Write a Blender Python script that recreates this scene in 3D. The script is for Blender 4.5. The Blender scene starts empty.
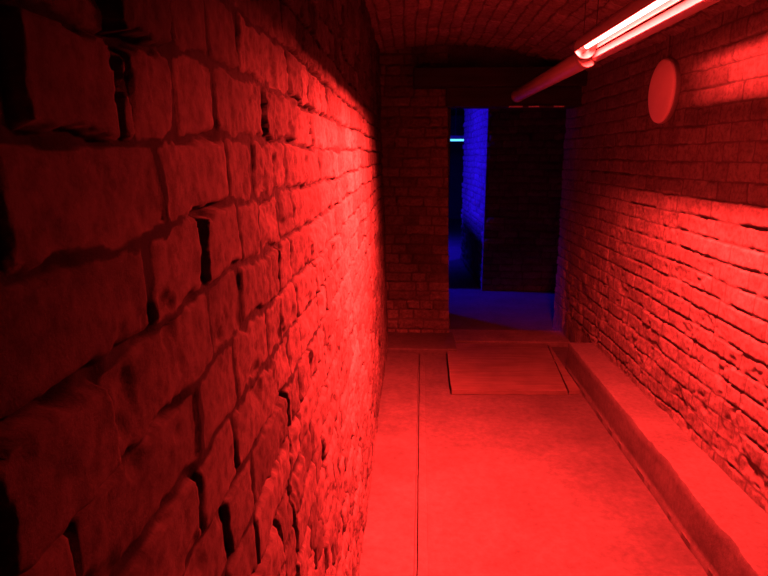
import bpy, bmesh, math
import numpy as np
from mathutils import Vector, Matrix

sc = bpy.context.scene
COL = sc.collection
PI = math.pi

# ------------------------------------------------------------------ noise
def _hash(ix, iy, seed):
    n = (ix.astype(np.int64) * 374761393 + iy.astype(np.int64) * 668265263 + seed * 2147483647 + 1274126177)
    n = (n ^ (n >> 13)) * 1274126177
    n = n & 0x7fffffff
    n = (n ^ (n >> 16)) & 0xffff
    return n / 65535.0

def vnoise(x, y, seed=0):
    ix = np.floor(x); iy = np.floor(y)
    fx = x - ix; fy = y - iy
    fx = fx * fx * fx * (fx * (fx * 6 - 15) + 10)
    fy = fy * fy * fy * (fy * (fy * 6 - 15) + 10)
    a = _hash(ix, iy, seed); b = _hash(ix + 1, iy, seed)
    c = _hash(ix, iy + 1, seed); d = _hash(ix + 1, iy + 1, seed)
    return (a * (1 - fx) + b * fx) * (1 - fy) + (c * (1 - fx) + d * fx) * fy

def fbm(x, y, seed=0, oct=3, gain=.5):
    s = 0; a = 1; t = 0
    for o in range(oct):
        s = s + a * (vnoise(x * 2 ** o, y * 2 ** o, seed + 17 * o) * 2 - 1)
        t += a; a *= gain
    return s / t

def smooth(t):
    t = np.clip(t, 0, 1)
    return t * t * (3 - 2 * t)

# ------------------------------------------------------------------ masonry relief
def brick_field(U, V, seed, pitch, v0, u0, u1, w=.005, depth=.012, vdepth=None, edge=.007, rad=.012,
                rough=.0025, proud=.004, wob=.004, fixed=None, chips=.5, header=.4, tl=.018, fill=.0, decay=0.):
    """relief of a brick face: height above the mean face, how much it is joint, tone of the brick"""
    rng = np.random.default_rng(seed)
    vdepth = depth if vdepth is None else vdepth
    Vw = V + wob * fbm(U * 2.1, V * 2.1, seed + 1, 2) * 1.6 + wob * .55 * fbm(U * 28, V * 28, seed + 2, 2)
    Uw = U + wob * 1.1 * fbm(U * 9, V * 9, seed + 3, 2) + wob * .55 * fbm(U * 32, V * 32, seed + 4, 2)
    q = (Vw - v0) / pitch
    K = np.floor(q).astype(int)
    fv = (q - K)
    dv = np.minimum(fv, 1 - fv) * pitch
    below = fv < .5
    du = np.zeros_like(U); off = np.zeros_like(U); tone = np.zeros_like(U); tilt = np.zeros_like(U)
    for k in range(K.min(), K.max() + 1):
        m = K == k
        joints = [u0 - .3 + rng.uniform(0, .2)]
        while joints[-1] < u1 + .3:
            r = rng.uniform()
            joints.append(joints[-1] + (.118 if r < header else .24) * rng.uniform(.9, 1.1))
        joints = np.array(joints)
        if fixed and k in fixed:
            f = np.array(fixed[k]); joints = np.sort(np.concatenate([joints[(joints < f[0] - .06) | (joints > f[-1] + .07)], f]))
        nb = len(joints) + 1
        offs = rng.normal(0, 1, nb) * proud; tn = rng.uniform(0, 1, nb)
        tu = rng.normal(0, 1, nb); tv = rng.normal(0, 1, nb)
        if not m.any(): continue
        uu = Uw[m]
        i = np.clip(np.searchsorted(joints, uu), 1, len(joints) - 1)
        L = joints[i] - joints[i - 1]
        du[m] = np.minimum(uu - joints[i - 1], joints[i] - uu)
        off[m] = offs[i]; tone[m] = tn[i]
        tilt[m] = (uu - (joints[i] + joints[i - 1]) / 2) * tu[i] * tl + (fv[m] - .5) * pitch * tv[i] * tl * 2.2
    d = np.minimum(du, dv)
    c = (du < rad) & (dv < rad)
    d[c] = np.minimum(d[c], (rad - np.hypot(rad - du, rad - dv))[c])
    wn = w * np.clip(.95 + .9 * fbm(U * 14, V * 14, seed + 5, 3), .1, 2.4)
    if decay:                                      # crumbled arrises and eaten patches
        worn = smooth((fbm(U * 5, V * 6, seed + 21, 3) + .12) * 2.6)
        d = d + decay * (.0045 * fbm(U * 55, V * 55, seed + 22, 3, .65) + .006 * (fbm(U * 24, V * 24, seed + 23, 3) - .25)) * (.35 + 1.1 * worn)
    t = smooth((d - wn) / edge)
    jd = np.where(dv < du, depth, vdepth) * np.clip(.9 + .9 * fbm(U * 17, V * 17, seed + 6, 2), .25, 2.2)
    if np.any(fill):                                    # mortar still standing flush in places
        jd = jd * (1 - fill * smooth((fbm(U * 4.5, V * 4.5, seed + 12, 3) + .25) * 2.2))
    rough = np.asarray(rough)
    face = off + tilt + rough * fbm(U * 30, V * 30, seed + 7, 4, .68) * 1.7
    if decay:
        pit = fbm(U * 46, V * 40, seed + 24, 3, .6)
        near = .25 + .75 * smooth((U - .6) / .7)
        face = face - near * decay * .0035 * smooth((pit - .18) * 4) * (.3 + worn) + near * decay * .0022 * fbm(U * 90, V * 60, seed + 25, 2)
    ch = np.clip(fbm(U * 11, V * 11, seed + 8, 3) - .28, 0, 1) * 4
    face = face - chips * .010 * smooth(ch)
    h = t * face + (1 - t) * (-jd + rough * .8 * fbm(U * 60, V * 60, seed + 9, 2))
    return h, 1 - t, tone

def grid_mesh(name, U, V, P, attrs, mat, flip=False, parent=None):
    """P: (nu, nv, 3) points"""
    nu, nv = U.shape
    idx = np.arange(nu * nv).reshape(nu, nv)
    quads = np.stack([idx[:-1, :-1], idx[1:, :-1], idx[1:, 1:], idx[:-1, 1:]], -1).reshape(-1, 4)
    if flip: quads = quads[:, ::-1]
    return pack_mesh(name, [(P.reshape(-1, 3), quads, {k: a.ravel() for k, a in attrs.items()})], mat, parent)

def grid_piece(P, attrs, flip=False):
    nu, nv = P.shape[:2]
    idx = np.arange(nu * nv).reshape(nu, nv)
    quads = np.stack([idx[:-1, :-1], idx[1:, :-1], idx[1:, 1:], idx[:-1, 1:]], -1).reshape(-1, 4)
    if flip: quads = quads[:, ::-1]
    return (P.reshape(-1, 3), quads, {k: a.ravel() for k, a in attrs.items()})

def pack_mesh(name, pieces, mat, parent=None):
    vs = np.concatenate([p[0] for p in pieces]); o = 0; qs = []
    for p in pieces:
        qs.append(p[1] + o); o += len(p[0])
    qs = np.concatenate(qs)
    me = bpy.data.meshes.new(name)
    me.vertices.add(len(vs)); me.vertices.foreach_set('co', vs.astype(np.float32).ravel())
    me.loops.add(len(qs) * 4); me.loops.foreach_set('vertex_index', qs.astype(np.int32).ravel())
    me.polygons.add(len(qs))
    me.polygons.foreach_set('loop_start', np.arange(0, len(qs) * 4, 4, dtype=np.int32))
    me.polygons.foreach_set('loop_total', np.full(len(qs), 4, dtype=np.int32))
    me.update(calc_edges=True); me.validate()
    for key in ('joint', 'tone'):
        a = me.attributes.new(key, 'FLOAT', 'POINT')
        a.data.foreach_set('value', np.concatenate([p[2].get(key, np.zeros(len(p[0]))) for p in pieces]).astype(np.float32))
    me.polygons.foreach_set('use_smooth', np.ones(len(qs), dtype=bool))
    me.materials.append(mat)
    ob = bpy.data.objects.new(name, me); COL.objects.link(ob)
    if parent: ob.parent = parent
    return ob

# ------------------------------------------------------------------ materials
def nodes(name):
    m = bpy.data.materials.new(name); m.use_nodes = True
    nt = m.node_tree; return m, nt, nt.nodes['Principled BSDF']

def N(nt, t, **kw):
    n = nt.nodes.new(t)
    for k, v in kw.items():
        if hasattr(n, k): setattr(n, k, v)
        else: n.inputs[k].default_value = v
    return n

def noise(nt, scale, detail=4, rough=.6):
    tc = N(nt, 'ShaderNodeTexCoord'); n = N(nt, 'ShaderNodeTexNoise')
    n.inputs['Scale'].default_value = scale; n.inputs['Detail'].default_value = detail; n.inputs['Roughness'].default_value = rough
    nt.links.new(tc.outputs['Object'], n.inputs['Vector'])
    return n

def ramp(nt, src, a, b, c0, c1):
    r = N(nt, 'ShaderNodeValToRGB')
    r.color_ramp.elements[0].position = a; r.color_ramp.elements[0].color = (*c0, 1)
    r.color_ramp.elements[1].position = b; r.color_ramp.elements[1].color = (*c1, 1)
    nt.links.new(src, r.inputs['Fac']); return r.outputs['Color']

def mixc(nt, fac, a, b, mode='MIX'):
    m = N(nt, 'ShaderNodeMix', data_type='RGBA', blend_type=mode)
    if isinstance(fac, float): m.inputs[0].default_value = fac
    else: nt.links.new(fac, m.inputs[0])
    for s, v in ((m.inputs[6], a), (m.inputs[7], b)):
        if isinstance(v, tuple): s.default_value = (*v, 1)
        else: nt.links.new(v, s)
    return m.outputs[2]

def bump(nt, bsdf, src, strength, dist):
    b = N(nt, 'ShaderNodeBump'); b.inputs['Strength'].default_value = strength; b.inputs['Distance'].default_value = dist
    nt.links.new(src, b.inputs['Height']); nt.links.new(b.outputs['Normal'], bsdf.inputs['Normal'])

def masonry(name, dark, light, mortar, grain=160., bs=.5, blot=.6):
    m, nt, b = nodes(name)
    at = N(nt, 'ShaderNodeAttribute', attribute_name='tone'); aj = N(nt, 'ShaderNodeAttribute', attribute_name='joint')
    c = ramp(nt, at.outputs['Fac'], 0, 1, dark, light)
    n = noise(nt, 9, 6, .65)
    c = mixc(nt, .8, c, ramp(nt, n.outputs['Fac'], .3, .68, (blot, blot * .94, blot * .9), (1.1, 1.1, 1.1)), 'MULTIPLY')
    n3 = noise(nt, 46, 6, .7)
    c = mixc(nt, .8, c, ramp(nt, n3.outputs['Fac'], .34, .56, (blot * .8, blot * .75, blot * .72), (1.08, 1.08, 1.08)), 'MULTIPLY')
    jr = N(nt, 'ShaderNodeMapRange'); jr.inputs[1].default_value = .45; jr.inputs[2].default_value = .95
    nt.links.new(aj.outputs['Fac'], jr.inputs[0])
    c = mixc(nt, jr.outputs[0], c, mortar)
    nt.links.new(c, b.inputs['Base Color'])
    b.inputs['Roughness'].default_value = .88; b.inputs['Specular IOR Level'].default_value = .25
    g = noise(nt, grain, 5, .7); bump(nt, b, g.outputs['Fac'], bs, .004)
    return m

def plain(name, col, rough=.6, metal=0., var=.15, scale=14, bs=.15, spec=.5):
    m, nt, b = nodes(name)
    n = noise(nt, scale, 5, .6)
    lo = tuple(x * (1 - var) for x in col); hi = tuple(min(1, x * (1 + var)) for x in col)
    nt.links.new(ramp(nt, n.outputs['Fac'], .3, .7, lo, hi), b.inputs['Base Color'])
    b.inputs['Roughness'].default_value = rough; b.inputs['Metallic'].default_value = metal
    b.inputs['Specular IOR Level'].default_value = spec
    g = noise(nt, scale * 9, 4, .6); bump(nt, b, g.outputs['Fac'], bs, .003)
    return m

def concrete(name, a, c, scale=3.0, bs=.35):
    m, nt, b = nodes(name)
    n = noise(nt, scale, 8, .62); n2 = noise(nt, scale * 9, 6, .7)
    col = ramp(nt, n.outputs['Fac'], .32, .66, a, c)
    col = mixc(nt, .8, col, ramp(nt, n2.outputs['Fac'], .3, .62, (.62, .6, .6), (1.08, 1.08, 1.08)), 'MULTIPLY')
    nt.links.new(col, b.inputs['Base Color'])
    b.inputs['Roughness'].default_value = .8; b.inputs['Specular IOR Level'].default_value = .25
    g = noise(nt, 90, 6, .65); bump(nt, b, g.outputs['Fac'], bs, .004)
    return m

def wood(name, a, c):
    m, nt, b = nodes(name)
    tc = N(nt, 'ShaderNodeTexCoord'); mp = N(nt, 'ShaderNodeMapping'); mp.inputs['Scale'].default_value = (1.2, 16, 16)
    nt.links.new(tc.outputs['Object'], mp.inputs['Vector'])
    n = N(nt, 'ShaderNodeTexNoise'); n.inputs['Scale'].default_value = 2.4; n.inputs['Detail'].default_value = 6
    nt.links.new(mp.outputs['Vector'], n.inputs['Vector'])
    n2 = noise(nt, 5, 6, .65)
    col = mixc(nt, .7, ramp(nt, n.outputs['Fac'], .3, .7, a, c), ramp(nt, n2.outputs['Fac'], .3, .65, (.65, .62, .6), (1.08, 1.08, 1.08)), 'MULTIPLY')
    nt.links.new(col, b.inputs['Base Color'])
    b.inputs['Roughness'].default_value = .75; b.inputs['Specular IOR Level'].default_value = .25
    bump(nt, b, n.outputs['Fac'], .3, .004)
    return m

def glow(name, col, strength, base=(.8, .8, .8)):
    m, nt, b = nodes(name)
    b.inputs['Base Color'].default_value = (*base, 1)
    b.inputs['Emission Color'].default_value = (*col, 1); b.inputs['Emission Strength'].default_value = strength
    return m

RED = (1., .030, .026)
M_left = masonry('old_brick', (0.0594, 0.0489, 0.0447), (0.1397, 0.1174, 0.1097), (0.0070, 0.0059, 0.0056), 420, .4, .45)
M_right = masonry('painted_brick', (0.1760, 0.1595, 0.1485), (0.2200, 0.2035, 0.1925), (0.0825, 0.0770, 0.0715), 300, .3)
M_end = masonry('sooty_brick', (0.1251, 0.1059, 0.0963), (0.2214, 0.1925, 0.1782), (.085, .075, .068), 250, .4)
M_vault = masonry('vault_brick', (.24, .205, .19), (.35, .31, .29), (.10, .09, .08), 250, .4)
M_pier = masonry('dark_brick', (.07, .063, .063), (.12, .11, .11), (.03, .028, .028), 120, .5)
M_floor = concrete('worn_concrete', (0.0632, 0.0596, 0.0569), (0.0939, 0.0894, 0.0867))
M_kerb = concrete('kerb_concrete', (0.0990, 0.0924, 0.0880), (0.1320, 0.1265, 0.1210), 4.5, .4)
M_step = concrete('dirty_concrete', (0.1072, 0.0990, 0.0949), (0.1650, 0.1527, 0.1444), 5, .4)
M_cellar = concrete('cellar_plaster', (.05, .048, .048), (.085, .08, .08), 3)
M_board = wood('scuffed_plywood', (0.1031, 0.0860, 0.0688), (0.1581, 0.1341, 0.1135))
M_beam = wood('charred_timber', (.018, .015, .013), (.04, .034, .03))
M_white = plain('cream_enamel', (.40, .385, .37), .35, 0, .08, 8, .06)
M_refl = plain('white_reflector', (.28, .27, .26), .5, 0, .04, 8, .04)
M_dark = plain('dark_iron', (.06, .055, .05), .6, .3, .3, 30, .2)
M_flap = plain('dimmed_face', (.012, .012, .012), .7, 0, .2, 20, .1, .15)  # black stands in for weaker light on the trunking face beside the tube
M_cap = plain('grey_plastic', (.30, .29, .28), .5, 0, .1, 30, .05)
M_opal = plain('opal_cover', (.86, .82, .78), .5, 0, .05, 7, .04)
M_cable = plain('grey_cable', (.20, .18, .17), .55, 0, .1, 30, .05)
M_bare = plain('bare_metal', (.75, .72, .70), .5, .0, .15, 40, .1)
M_tube_red = glow('red_tube_light', RED, 120)
M_tube_blue = glow('blue_tube_light', (.012, .001, 1.), 75)
M_tube_dim = glow('dim_blue_tube_light', (.012, .001, 1.), 8)
M_tube_cyan = glow('cyan_tube_light', (.09, .50, 1.), 2.2)

# ------------------------------------------------------------------ object helpers
def tag(o, label=None, cat=None, group=None, kind=None):
    if label: o['label'] = label
    if cat: o['category'] = cat
    if group: o['group'] = group
    if kind: o['kind'] = kind
    return o

def empty(name, loc):
    o = bpy.data.objects.new(name, None); o.location = loc; o.empty_display_size = .1
    COL.objects.link(o); return o

def obj(name, bm, mat, parent=None, smooth_angle=None, bevel=None):
    me = bpy.data.meshes.new(name); bm.normal_update(); bm.to_mesh(me); bm.free()
    mats = mat if isinstance(mat, (list, tuple)) else [mat]
    for m in mats: me.materials.append(m)
    o = bpy.data.objects.new(name, me); COL.objects.link(o)
    if parent: o.parent = parent
    if smooth_angle is not None:
        me.polygons.foreach_set('use_smooth', [True] * len(me.polygons))
        me.set_sharp_from_angle(angle=math.radians(smooth_angle))
    if bevel:
        b = o.modifiers.new('bevel', 'BEVEL'); b.width = bevel; b.segments = 2; b.limit_method = 'ANGLE'
    return o

def add_box(bm, x0, x1, y0, y1, z0, z1):
    vs = [bm.verts.new(p) for p in ((x0, y0, z0), (x1, y0, z0), (x1, y1, z0), (x0, y1, z0), (x0, y0, z1), (x1, y0, z1), (x1, y1, z1), (x0, y1, z1))]
    for f in ((3, 2, 1, 0), (4, 5, 6, 7), (0, 1, 5, 4), (1, 2, 6, 5), (2, 3, 7, 6), (3, 0, 4, 7)):
        bm.faces.new([vs[i] for i in f])

def add_tube(bm, pts, r, seg=16, cap=True):
    """round tube through points, radius number or list"""
    pts = [Vector(p) for p in pts]; rs = r if isinstance(r, (list, tuple)) else [r] * len(pts)
    rings = []
    for i, p in enumerate(pts):
        d = (pts[min(i + 1, len(pts) - 1)] - pts[max(i - 1, 0)]).normalized()
        a = d.orthogonal() if i == 0 else a - d * a.dot(d)
        a.normalize(); b = d.cross(a)
        rings.append([bm.verts.new(p + (a * math.cos(2 * PI * k / seg) + b * math.sin(2 * PI * k / seg)) * rs[i]) for k in range(seg)])
    for r0, r1 in zip(rings, rings[1:]):
        for k in range(seg):
            bm.faces.new((r0[k], r0[(k + 1) % seg], r1[(k + 1) % seg], r1[k]))
    if cap:
        bm.faces.new(rings[0][::-1]); bm.faces.new(rings[-1])

def add_lathe(bm, prof, origin, axis, seg=48):
    """profile of (radius, height) turned about axis"""
    ax = Vector(axis).normalized(); a = ax.orthogonal().normalized(); b = ax.cross(a); o = Vector(origin)
    rings = []
    for r, h in prof:
        if r < 1e-6: rings.append([bm.verts.new(o + ax * h)])
        else: rings.append([bm.verts.new(o + ax * h + (a * math.cos(2 * PI * k / seg) + b * math.sin(2 * PI * k / seg)) * r) for k in range(seg)])
    for r0, r1 in zip(rings, rings[1:]):
        for k in range(seg):
            k2 = (k + 1) % seg
            f = [r0[k % len(r0)], r0[k2 % len(r0)], r1[k2 % len(r1)], r1[k % len(r1)]]
            f = list(dict.fromkeys(f))
            if len(f) >= 3: bm.faces.new(f)

# ------------------------------------------------------------------ walls
def axis(*segs):
    out = []
    for a, b, s in segs:
        n = max(2, int(round((b - a) / s)) + 1)
        out.append(np.linspace(a, b, n)[:-1])
    out.append(np.array([segs[-1][1]]))
    return np.concatenate(out)

RL = lambda U: 0.0010 + .0027 * smooth((U - .6) / .7)
# left wall, right beside the viewer: very rough old brick, open joints
u = axis((-1., .2, .03), (.2, 1.05, .0033), (1.05, 2.4, .0068), (2.4, 5.32, .0135))
v = axis((-.04, 1.1, .0085), (1.1, 2.05, .0036), (2.05, 2.56, .009))
U, V = np.meshgrid(u, v, indexing='ij')
fixed = {0: [.335, .565, .78, .90], 1: [.36, .497, .522, .62, .75, .99], -1: [.295, .515, .655, .80, .92], -2: [.28, .42, .66, .78, 1.01],
         -3: [.36, .60, .73]}
h, j, tone = brick_field(U, V, 11, .0855, 1.536, -1, 5.3, w=.0034, depth=.017, vdepth=.018, edge=.0045, rad=.011, rough=RL(U),
                         proud=.0026, wob=.0105, fixed=fixed, chips=.7, header=.62, tl=.008, fill=.9 - .6 * smooth((U - .7) / .9), decay=1.)
X = -.175 - .06 * np.clip(V, 0, 1.65) / 1.65 - .02 * np.clip(V - 1.65, 0, 1) + .008 * fbm(U * .9, V * .9, 5, 2) + h
P = np.stack([X, U, V], -1)
tag(grid_mesh('wall_left', U, V, P, {'joint': j, 'tone': tone}, M_left), 'rough old brick wall close beside the viewer', None, None, 'structure')

# right wall: painted brick, shallow joints
u = axis((-1., 1.9, .03), (1.9, 4.6, .0075), (4.6, 5.52, .011))
v = axis((-.04, .2, .03), (.2, 2.1, .0068), (2.1, 2.36, .012))
U, V = np.meshgrid(u, v, indexing='ij')
h, j, tone = brick_field(U, V, 23, .0865, 1.134, -1, 5.8, w=.0022, depth=.015, vdepth=.008, edge=.007, rad=.010, rough=.0026,
                         proud=.003, wob=.006, chips=.8, header=.45, tl=.010, fill=.75)
low = smooth((1.0 - V) / .5)
h = h - low * .012 * smooth(np.clip(fbm(U * 6, V * 6, 77, 3) - .12, 0, 1) * 3)
X = 1.402 - .018 * (U - 3.2) - .006 * fbm(U * .9, V * .9, 6, 2) - h
P = np.stack([X, U, V], -1)
tag(grid_mesh('wall_right', U, V, P, {'joint': j, 'tone': tone}, M_right, True), 'painted brick wall lit red with a kerb at its foot', None, None, 'structure')

# end wall: brick stub left of the opening (front face, reveal, back)
u = np.linspace(0, 1, 86); v = axis((-.04, 2.52, .009))
U0, V = np.meshgrid(u, v, indexing='ij')
xr = (.366) - .029 * np.clip(V, 0, 2.2)
xl = -.32
U = xl + (xr - xl) * U0
h, j, tone = brick_field(U, V, 37, .083, .0, -.4, .5, w=.004, depth=.014, edge=.008, rad=.012, rough=.004, proud=.006, wob=.008, chips=.9, header=.5)
foot = smooth((.172 - V) / .02) * .045
h = h + foot
P = np.stack([U, 5.20 - h, V], -1)
pcs = [grid_piece(P, {'joint': j, 'tone': tone})]
u2 = axis((0., .5, .012)); U2, V2 = np.meshgrid(u2, v, indexing='ij')
h2, j2, t2 = brick_field(U2, V2, 38, .083, .0, -.1, .6, w=.004, depth=.012, edge=.008, rough=.004, wob=.008, chips=.9, header=.5)
k = smooth(U2 / .03)
P2 = np.stack([((.366) - .029 * np.clip(V2, 0, 2.2)) + h2 * k, (5.20 - h[-1][None, :]) * (1 - k) + (5.2) * k + U2, V2], -1)
pcs.append(grid_piece(P2, {'joint': j2, 'tone': t2}))
tag(pack_mesh('wall_end', pcs, M_end), 'narrow brick wall left of the dark opening', None, None, 'structure')

# vaulted ceiling
u = axis((-1., 1.2, .03), (1.2, 5.22, .011)); v = axis((-.30, 1.46, .009))
U, V = np.meshgrid(u, v, indexing='ij')
h, j, tone = brick_field(U, V, 51, .082, .03, -1, 5.3, w=.004, depth=.010, edge=.008, rough=.004, proud=.005, wob=.008, chips=.8, header=.15)
Z = 2.47 - .19 * ((V - .36) / .95) ** 2 * np.where(V > .36, 1.1, .55) - h + .006 * fbm(U, V, 9, 2)
P = np.stack([V, U, Z], -1)
tag(grid_mesh('ceiling', U, V, P, {'joint': j, 'tone': tone}, M_vault, True), 'low brick vault over the passage', None, None, 'structure')

# pier in the cellar beyond (front coloured darker, lamp side paler, standing in for light)
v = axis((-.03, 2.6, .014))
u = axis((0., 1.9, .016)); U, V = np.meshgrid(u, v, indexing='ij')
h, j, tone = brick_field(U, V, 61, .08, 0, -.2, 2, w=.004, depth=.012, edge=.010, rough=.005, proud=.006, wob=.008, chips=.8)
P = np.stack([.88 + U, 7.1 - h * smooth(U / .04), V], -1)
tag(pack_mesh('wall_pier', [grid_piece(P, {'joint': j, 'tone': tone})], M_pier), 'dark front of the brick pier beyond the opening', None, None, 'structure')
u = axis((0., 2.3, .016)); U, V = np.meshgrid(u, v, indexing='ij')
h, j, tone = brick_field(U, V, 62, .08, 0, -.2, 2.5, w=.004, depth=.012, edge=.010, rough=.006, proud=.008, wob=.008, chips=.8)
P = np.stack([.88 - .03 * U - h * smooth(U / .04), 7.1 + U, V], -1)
tag(pack_mesh('wall_passage', [grid_piece(P, {'joint': j, 'tone': tone}, True)], M_right), 'side of the pier lit blue, coloured paler to look brighter', None, None, 'structure')

# ------------------------------------------------------------------ floors
u = axis((-1., 1.2, .06), (1.2, 5.3, .02), (5.3, 7.6, .05), (7.6, 15.6, .25)); v = axis((-2.2, -.3, .2), (-.3, 1.5, .02), (1.5, 2.8, .2))
U, V = np.meshgrid(u, v, indexing='ij')
Z = .004 * fbm(U * 1.6, V * 1.6, 3, 3) + .0012 * fbm(U * 14, V * 14, 4, 3)
tag(grid_mesh('floor', U, V, np.stack([V, U, Z], -1), {}, M_floor, True), 'worn concrete floor of the passage', None, None, 'structure')

# low strip along the left wall
def strip(name, xs, y0, y1, step, zf, mat, label):
    """long kerb: cross section xs (function of y giving list of (x, z)) swept along Y"""
    ys = np.linspace(y0, y1, int((y1 - y0) / step) + 1)
    P = np.array([xs(y) for y in ys])
    A = np.repeat(P[:, :, :1], 1, 2)
    Q = np.stack([P[:, :, 0], np.repeat(ys[:, None], P.shape[1], 1), P[:, :, 1]], -1)
    n = zf
    nx = n * fbm(Q[:, :, 1] * 7, Q[:, :, 2] * 7 + Q[:, :, 0] * 5, 91, 3)
    nz = n * fbm(Q[:, :, 1] * 7, Q[:, :, 0] * 7 + Q[:, :, 2] * 3, 95, 3)
    Q[:, :, 0] += nx; Q[:, :, 2] += nz
    pieces = [grid_piece(Q, {})]
    for e in (0, -1):                                     # end caps as a fan of quads
        pts = Q[e]; c = pts.copy(); c[:, 2] = -.03
        pieces.append(grid_piece(np.stack([pts, c], 0), {}, e == 0))
    o = pack_mesh(name, pieces, mat)
    o.data.set_sharp_from_angle(angle=math.radians(40))
    return tag(o, label, None, None, 'structure')

def left_sec(y):
    x = .034 + (y - 2) * .019
    bite = .012 * max(0, vnoise(np.array([y * 6.]), np.array([.3]), 8)[0] - .55)
    top = [(-.25 + (x - .012 + .25) * t, .024) for t in np.linspace(0, 1, 14)]
    return top + [(x - .004 - bite, .023), (x - .002 - bite, .018), (x - bite, .001), (x + .008, .001), (x + .010, .014), (x + .014, .0155), (x + .05, .005), (x + .06, -.03)]
strip('trim_1', left_sec, -1, 4.68, .02, .0025, M_floor, 'low concrete strip along the left brick wall')

def right_sec(y):
    x = 1.18 + .010 * (y - 2)
    c = max(0., float(vnoise(np.array([y * 5.5]), np.array([.7]), 12)[0]) - .6) * .03
    if 2.45 < y < 2.78: c += .014 * float(vnoise(np.array([y * 25.]), np.array([.2]), 13)[0])
    face = [(x - .008, -.03), (x - .008, .030), (x - .003, .036), (x - .002, .06), (x - .003 + c * .3, .10), (x + c * .6, .14),
            (x + .001 + c, .175), (x + .002 + c, .205), (x + .008 + c, .218)]
    top = [(x + .014 + c + (1.46 - x - .014 - c) * t, .22) for t in np.linspace(0, 1, 12)]
    return face + top
strip('trim_2', right_sec, -1, 4.38, .018, .004, M_kerb, 'concrete kerb along the foot of the right brick wall')

# raised step and threshold in front of the opening
bm = bmesh.new(); add_box(bm, .07, 1.385, 4.95, 5.3, -.02, .045)
tag(obj('trim_3', bm, M_step, bevel=.008), 'dirty raised step below the opening', None, None, 'structure')
bm = bmesh.new(); add_box(bm, -.26, .40, 4.70, 5.185, -.02, .05)
tag(obj('trim_4', bm, M_floor, bevel=.01), 'low ledge in front of the brick stub wall', None, None, 'structure')

# lintels over the opening
bm = bmesh.new(); add_box(bm, .02, 1.44, 4.98, 5.32, 2.13, 2.275)
tag(obj('trim_5', bm, M_beam, bevel=.012), 'black timber lintel over the opening', None, None, 'structure')
bm = bmesh.new(); add_box(bm, .29, 1.42, 5.10, 5.36, 1.985, 2.135)
tag(obj('trim_6', bm, M_beam, bevel=.008), 'black door head board under the lintel', None, None, 'structure')
bm = bmesh.new(); add_box(bm, -.30, 1.46, 5.22, 5.40, 2.25, 2.6)
tag(obj('trim_7', bm, M_end), 'brick fill above the lintel', None, None, 'structure')

# cellar beyond: ceiling, far and side walls
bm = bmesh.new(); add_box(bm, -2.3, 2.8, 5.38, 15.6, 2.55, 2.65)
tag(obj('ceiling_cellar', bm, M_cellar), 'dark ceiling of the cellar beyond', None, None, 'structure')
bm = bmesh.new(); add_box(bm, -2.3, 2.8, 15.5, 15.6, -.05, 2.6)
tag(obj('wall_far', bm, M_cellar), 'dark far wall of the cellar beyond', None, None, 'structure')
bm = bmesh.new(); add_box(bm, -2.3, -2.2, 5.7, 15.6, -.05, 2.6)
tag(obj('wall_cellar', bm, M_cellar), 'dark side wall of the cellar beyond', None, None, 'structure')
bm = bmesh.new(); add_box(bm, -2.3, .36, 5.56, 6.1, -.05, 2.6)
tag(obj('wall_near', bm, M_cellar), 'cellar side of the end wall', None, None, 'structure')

bm = bmesh.new(); add_box(bm, .02, .18, 7.25, 8.5, -.05, 1.25)  # out of view, added to cast shade on the pier base and floor
tag(obj('shade_blocker', bm, M_pier), 'unseen low block added to shade the pier base', None, None, 'structure')

# ------------------------------------------------------------------ boards on the floor
def board(name, corners, z0, z1, seed, label):
    """thick sheet with slightly uneven edges; corners: near-left, near-right, far-right, far-left"""
    a, b, c, d = [np.array(p) for p in corners]
    n, m = 40, 40
    s = np.linspace(0, 1, n)[:, None, None]; t = np.linspace(0, 1, m)[None, :, None]
    Q = (a * (1 - s) + b * s) * (1 - t) + (d * (1 - s) + c * s) * t
    wob = .006
    Q[:, 0, 1] += wob * fbm(Q[:, 0, 0] * 14, Q[:, 0, 0] * 0 + seed, seed, 3)
    Q[0, :, 0] += wob * .6 * fbm(Q[0, :, 1] * 9, Q[0, :, 1] * 0 + seed, seed + 1, 3)
    Zt = z1 + .003 * fbm(Q[:, :, 0] * 3, Q[:, :, 1] * 3, seed, 2)
    top = np.concatenate([Q, Zt[:, :, None]], -1)
    pcs = [grid_piece(top, {})]
    for e, fl in ((top[0], False), (top[-1], True), (top[:, 0], True), (top[:, -1], False)):
        lo = e.copy(); lo[:, 2] = z0
        pcs.append(grid_piece(np.stack([e, lo], 0), {}, fl))
    ctr = np.array([(a[0] + b[0]) / 2, (a[1] + d[1]) / 2, z0])
    pcs = [(p[0] - ctr, p[1], p[2]) for p in pcs]
    o = pack_mesh(name, pcs, M_board); o.location = ctr
    o.data.polygons.foreach_set('use_smooth', np.zeros(len(o.data.polygons), dtype=bool))
    return tag(o, label, 'board', None, 'thing')
board('wooden_board', [(.298, 3.86), (1.085, 3.885), (1.175, 4.93), (.325, 4.90)], .003, .034, 5,
      'wide scuffed wooden board lying on the concrete floor before the opening')
board('wooden_board', [(1.097, 3.89), (1.176, 3.90), (1.196, 4.90), (1.183, 4.92)], .003, .030, 9,
      'narrow wooden strip between the wide floor board and the kerb')

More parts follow.
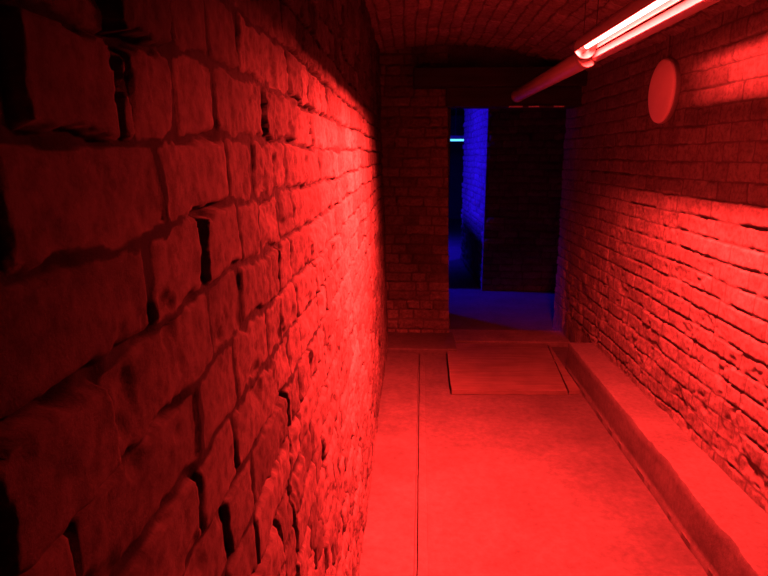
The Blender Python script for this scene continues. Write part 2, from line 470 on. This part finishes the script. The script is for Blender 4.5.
# ------------------------------------------------------------------ lamps and pipe
TX, TZ = .808, 2.088             # tube axis
def canopy(bm, y0, y1, r=.050, a0=-9, a1=203, th=.0025):
    """folded sheet-metal hood round the upper side of a tube"""
    n = 26; rows = []
    for y in (y0, y1):
        for rr in (r, r - th):
            rows.append([bm.verts.new((rr * math.cos(math.radians(a0 + (a1 - a0) * k / n)), y, rr * math.sin(math.radians(a0 + (a1 - a0) * k / n)))) for k in range(n + 1)])
    o0, i0, o1, i1 = rows
    for k in range(n):
        bm.faces.new((o0[k], o0[k + 1], o1[k + 1], o1[k])); bm.faces.new((i1[k], i1[k + 1], i0[k + 1], i0[k]))
        bm.faces.new((i0[k], i0[k + 1], o0[k + 1], o0[k])); bm.faces.new((o1[k], o1[k + 1], i1[k + 1], i1[k]))
    for k in (0, n):
        bm.faces.new((o0[k], o1[k], i1[k], i0[k]))

def lit_lamp(y0, y1, label):
    ym = (y0 + y1) / 2; hl = (y1 - y0) / 2
    t = empty('ceiling_lamp', (TX, ym, TZ)); tag(t, label, 'lamp', 'tube lamps under the vault')
    bm = bmesh.new(); canopy(bm, -hl, hl, a0=-8, a1=203); obj('hood', bm, M_refl, t, 40)
    bm = bmesh.new()                                                           # trunking on the wall side; a long slot stays open above it
    sec = [(.047, -.017), (.035, -.050), (.040, -.056), (.056, -.0635), (.064, -.0625), (.085, -.040), (.085, -.032)]
    ra, rb = [[bm.verts.new((x, y, z)) for x, z in sec] for y in (-hl, hl)]
    for k in range(len(sec)):
        f = bm.faces.new((ra[k], ra[(k + 1) % len(sec)], rb[(k + 1) % len(sec)], rb[k])); f.material_index = 1 if k == 0 else 0
    bm.faces.new(ra[::-1]); bm.faces.new(rb)
    obj('trunking', bm, [M_white, M_flap], t, 50)
    bm = bmesh.new(); add_tube(bm, [(0, -hl + .03, 0), (0, hl - .03, 0)], .011, 20); obj('tube', bm, M_tube_red, t, 40)
    for nx, nz, en, sp in ((-.75, -.66, 450, 116), (.35, -.937, 215, 138), (.97, -.22, 9.5, 70)):                 # area lights added along the tube, aimed to shape its light on the walls
        ld = bpy.data.lights.new('added_light', 'AREA'); ld.shape = 'RECTANGLE'; ld.size = .007; ld.size_y = 2 * hl - .07
        ld.color = RED; ld.energy = en; ld.spread = math.radians(sp)
        lo = bpy.data.objects.new('added_light', ld); COL.objects.link(lo); lo.parent = t
        n = Vector((nx, 0, nz)).normalized(); zx = -n; yx = Vector((0, 1, 0)); xx = yx.cross(zx)
        lo.matrix_local = Matrix.Translation(n * .0118) @ Matrix((xx, yx, zx)).transposed().to_4x4()
    for s in (-1, 1):
        bm = bmesh.new()
        add_lathe(bm, [(0, 0), (.050, 0), (.050, .010), (.030, .012), (.010, .032), (0, .032)], (0, s * hl, 0), (0, -s, 0), 28)
        obj('end_cap', bm, M_cap, t, 40)
        bm = bmesh.new()
        add_tube(bm, [(.049, s * hl * .97, -.004), (.056, s * hl * .97, -.012), (.058, s * hl * .97, -.028)], .003, 8)
        obj('strut', bm, M_dark, t, 40)
        bm = bmesh.new()
        add_tube(bm, [(.02, s * hl * .85, .045), (.02, s * hl * .85, 2.47 - TZ - .209 * ((TX + .02 - .36) / .95) ** 2)], .002, 8)
        obj('hanger', bm, M_dark, t, 40)
    return t
def dark_lamp(y0, y1, label):
    """closed round tube lamp without a hood"""
    ym = (y0 + y1) / 2; hl = (y1 - y0) / 2
    cx, cz = TX + .024, TZ - .038
    t = empty('ceiling_lamp', (cx, ym, cz)); tag(t, label, 'lamp', 'tube lamps under the vault')
    bm = bmesh.new(); add_tube(bm, [(0, -hl + .03, 0), (0, hl - .03, 0)], .046, 32); obj('tube_cover', bm, M_white, t, 40)
    for s in (-1, 1):
        bm = bmesh.new()
        add_lathe(bm, [(0, 0), (.045, 0), (.049, .006), (.049, .040), (.046, .042)], (0, s * hl, 0), (0, -s, 0), 32)
        obj('end_cap', bm, M_cap, t, 40)
        bm = bmesh.new()
        add_tube(bm, [(.01, s * hl * .85, .040), (.01, s * hl * .85, 2.47 - cz - .209 * ((cx + .01 - .36) / .95) ** 2)], .002, 8)
        obj('hanger', bm, M_dark, t, 40)
    return t
lit_lamp(1.80, 3.0, 'glowing red tube lamp hung under the vault')
dark_lamp(3.025, 4.93, 'unlit round tube lamp in line beyond the glowing red one')

# round plain disc lamp on the right wall
d = empty('wall_lamp', (1.392, 3.50, 1.94))
tag(d, 'round pale unlit wall lamp on the right brick wall', 'wall lamp')
bm = bmesh.new(); add_lathe(bm, [(0, -.01), (.168, -.01), (.172, 0), (.172, .012), (.166, .017), (.10, .017)], (0, 0, 0), (-1, 0, 0), 64)
obj('base_ring', bm, M_cap, d, 40)
bm = bmesh.new(); add_lathe(bm, [(.166, .010), (.169, .018), (.166, .026), (.156, .031), (.12, .034), (.07, .036), (.03, .037), (0, .037)], (0, 0, 0), (-1, 0, 0), 64)
obj('diffuser', bm, M_opal, d, 60)
bm = bmesh.new(); add_tube(bm, [(-.012, -.01, .172), (-.010, -.012, .21), (-.009, -.008, .27), (-.010, -.01, .345)], .004, 10)
obj('cord', bm, M_cable, d, 40)

# cable clipped along the top of the right wall
c = empty('wall_cable', (1.385, 3.0, 2.255)); tag(c, 'thin cable clipped along the top of the right brick wall', 'cable')
bm = bmesh.new()
add_tube(bm, [(-.006 + .003 * math.sin(k * 1.7), -2.4 + k * .2, -.006 * abs(math.sin(k * PI / 3))) for k in range(23)], .005, 10)
obj('cable_run', bm, M_cable, c, 40)
for k in (0, 3, 6, 9, 12, 15, 18, 21):
    bm = bmesh.new(); add_box(bm, -.016, .012, -2.408 + k * .2, -2.392 + k * .2, -.010, .010); obj('clip', bm, M_cap, c)

# metal strip with bare patches below the door head
r = empty('metal_rail', (.95, 5.09, 1.985)); tag(r, 'thin metal rail with bare shiny patches under the door head', 'metal rail')
bm = bmesh.new(); add_box(bm, -.16, .30, -.010, .012, -.012, 0.004); obj('rail_bar', bm, M_dark, r, bevel=.002)
for x0, x1 in ((-.155, -.045), (.0, .085), (.20, .285)):
    bm = bmesh.new(); add_box(bm, x0, x1, -.014, .004, -.010, .002); tag(obj('bare_patch', bm, M_bare, r, bevel=.002), 'shiny bare patch')

# lamps of the cellar beyond
def batten(name, loc, rz, L, mat, label):
    t = empty(name, loc); t.rotation_euler = (0, 0, rz); tag(t, label, 'lamp')
    bm = bmesh.new(); add_box(bm, -L / 2, L / 2, -.03, .03, .03, .085); obj('batten_body', bm, M_white, t, bevel=.006)
    bm = bmesh.new(); add_tube(bm, [(-L / 2 + .03, 0, 0), (L / 2 - .03, 0, 0)], .018, 16); obj('tube', bm, mat, t, 40)
    for s in (-1, 1):
        bm = bmesh.new(); add_box(bm, s * L / 2 - .03 if s > 0 else -L / 2, s * L / 2 if s > 0 else -L / 2 + .03, -.022, .022, -.024, .04)
        obj('lamp_holder', bm, M_cap, t, bevel=.003)
        bm = bmesh.new(); add_tube(bm, [(s * L * .35, 0, .08), (s * L * .35, 0, 2.56 - loc[2])], .006, 10); obj('hanger', bm, M_dark, t)
    return t
batten('hanging_lamp', (.42, 12.0, 1.88), 0, 1.3, M_tube_cyan, 'small pale cyan tube lamp far back in the dark cellar')
bl = batten('hanging_lamp', (-1.0, 7.32, 2.2), PI / 2, .5, M_tube_blue, 'blue tube lamp in the cellar hidden behind the end wall')

ld = bpy.data.lights.new('added_light', 'AREA'); ld.shape = 'RECTANGLE'; ld.size = .02; ld.size_y = .4  # extra area light added to the tube, aimed at the pier side
ld.color = (.02, .004, 1.); ld.energy = 120; ld.spread = math.radians(128)
lo = bpy.data.objects.new('added_light', ld); COL.objects.link(lo); lo.parent = bl
n = Vector((.70, .45, -.55)).normalized(); n = Matrix.Rotation(-PI / 2, 3, 'Z') @ n
lo.matrix_local = Matrix.Translation(n * .03) @ (-n).to_track_quat('Z', 'Y').to_matrix().to_4x4()
bl = batten('hanging_lamp', (.0, 10.4, 2.2), PI / 2, .9, M_tube_dim, 'unseen second blue tube lamp added to light the far cellar floor')  # out of view, added to brighten the floor far back
ld = bpy.data.lights.new('added_light', 'AREA'); ld.shape = 'RECTANGLE'; ld.size = .8; ld.size_y = .02  # extra area light facing down, added for the far floor
ld.color = (.02, .004, 1.); ld.energy = 45; ld.spread = math.radians(100)
lo = bpy.data.objects.new('added_light', ld); COL.objects.link(lo); lo.parent = bl; lo.location = (0, 0, -.03)

# ------------------------------------------------------------------ camera, world, view
cam = bpy.data.cameras.new('camera'); cam.lens = 36 * 600 / 768; cam.sensor_width = 36; cam.clip_start = .02
co = bpy.data.objects.new('camera', cam); COL.objects.link(co)
co.location = (0, 0, 1.6); co.rotation_euler = (math.radians(90 - 12.5), 0, math.radians(2.42))
sc.camera = co
w = bpy.data.worlds.new('world'); sc.world = w; w.use_nodes = True
w.node_tree.nodes['Background'].inputs['Color'].default_value = (0, 0, 0, 1)
w.node_tree.nodes['Background'].inputs['Strength'].default_value = 0
sc.view_settings.view_transform = 'Standard'; sc.view_settings.look = 'None'
sc.view_settings.exposure = 0; sc.view_settings.gamma = 1; sc.view_settings.use_curve_mapping = False
sc.cycles.max_bounces = 6; sc.cycles.diffuse_bounces = 5
sc.cycles.use_denoising = True
sc.cycles.sample_clamp_indirect = 8
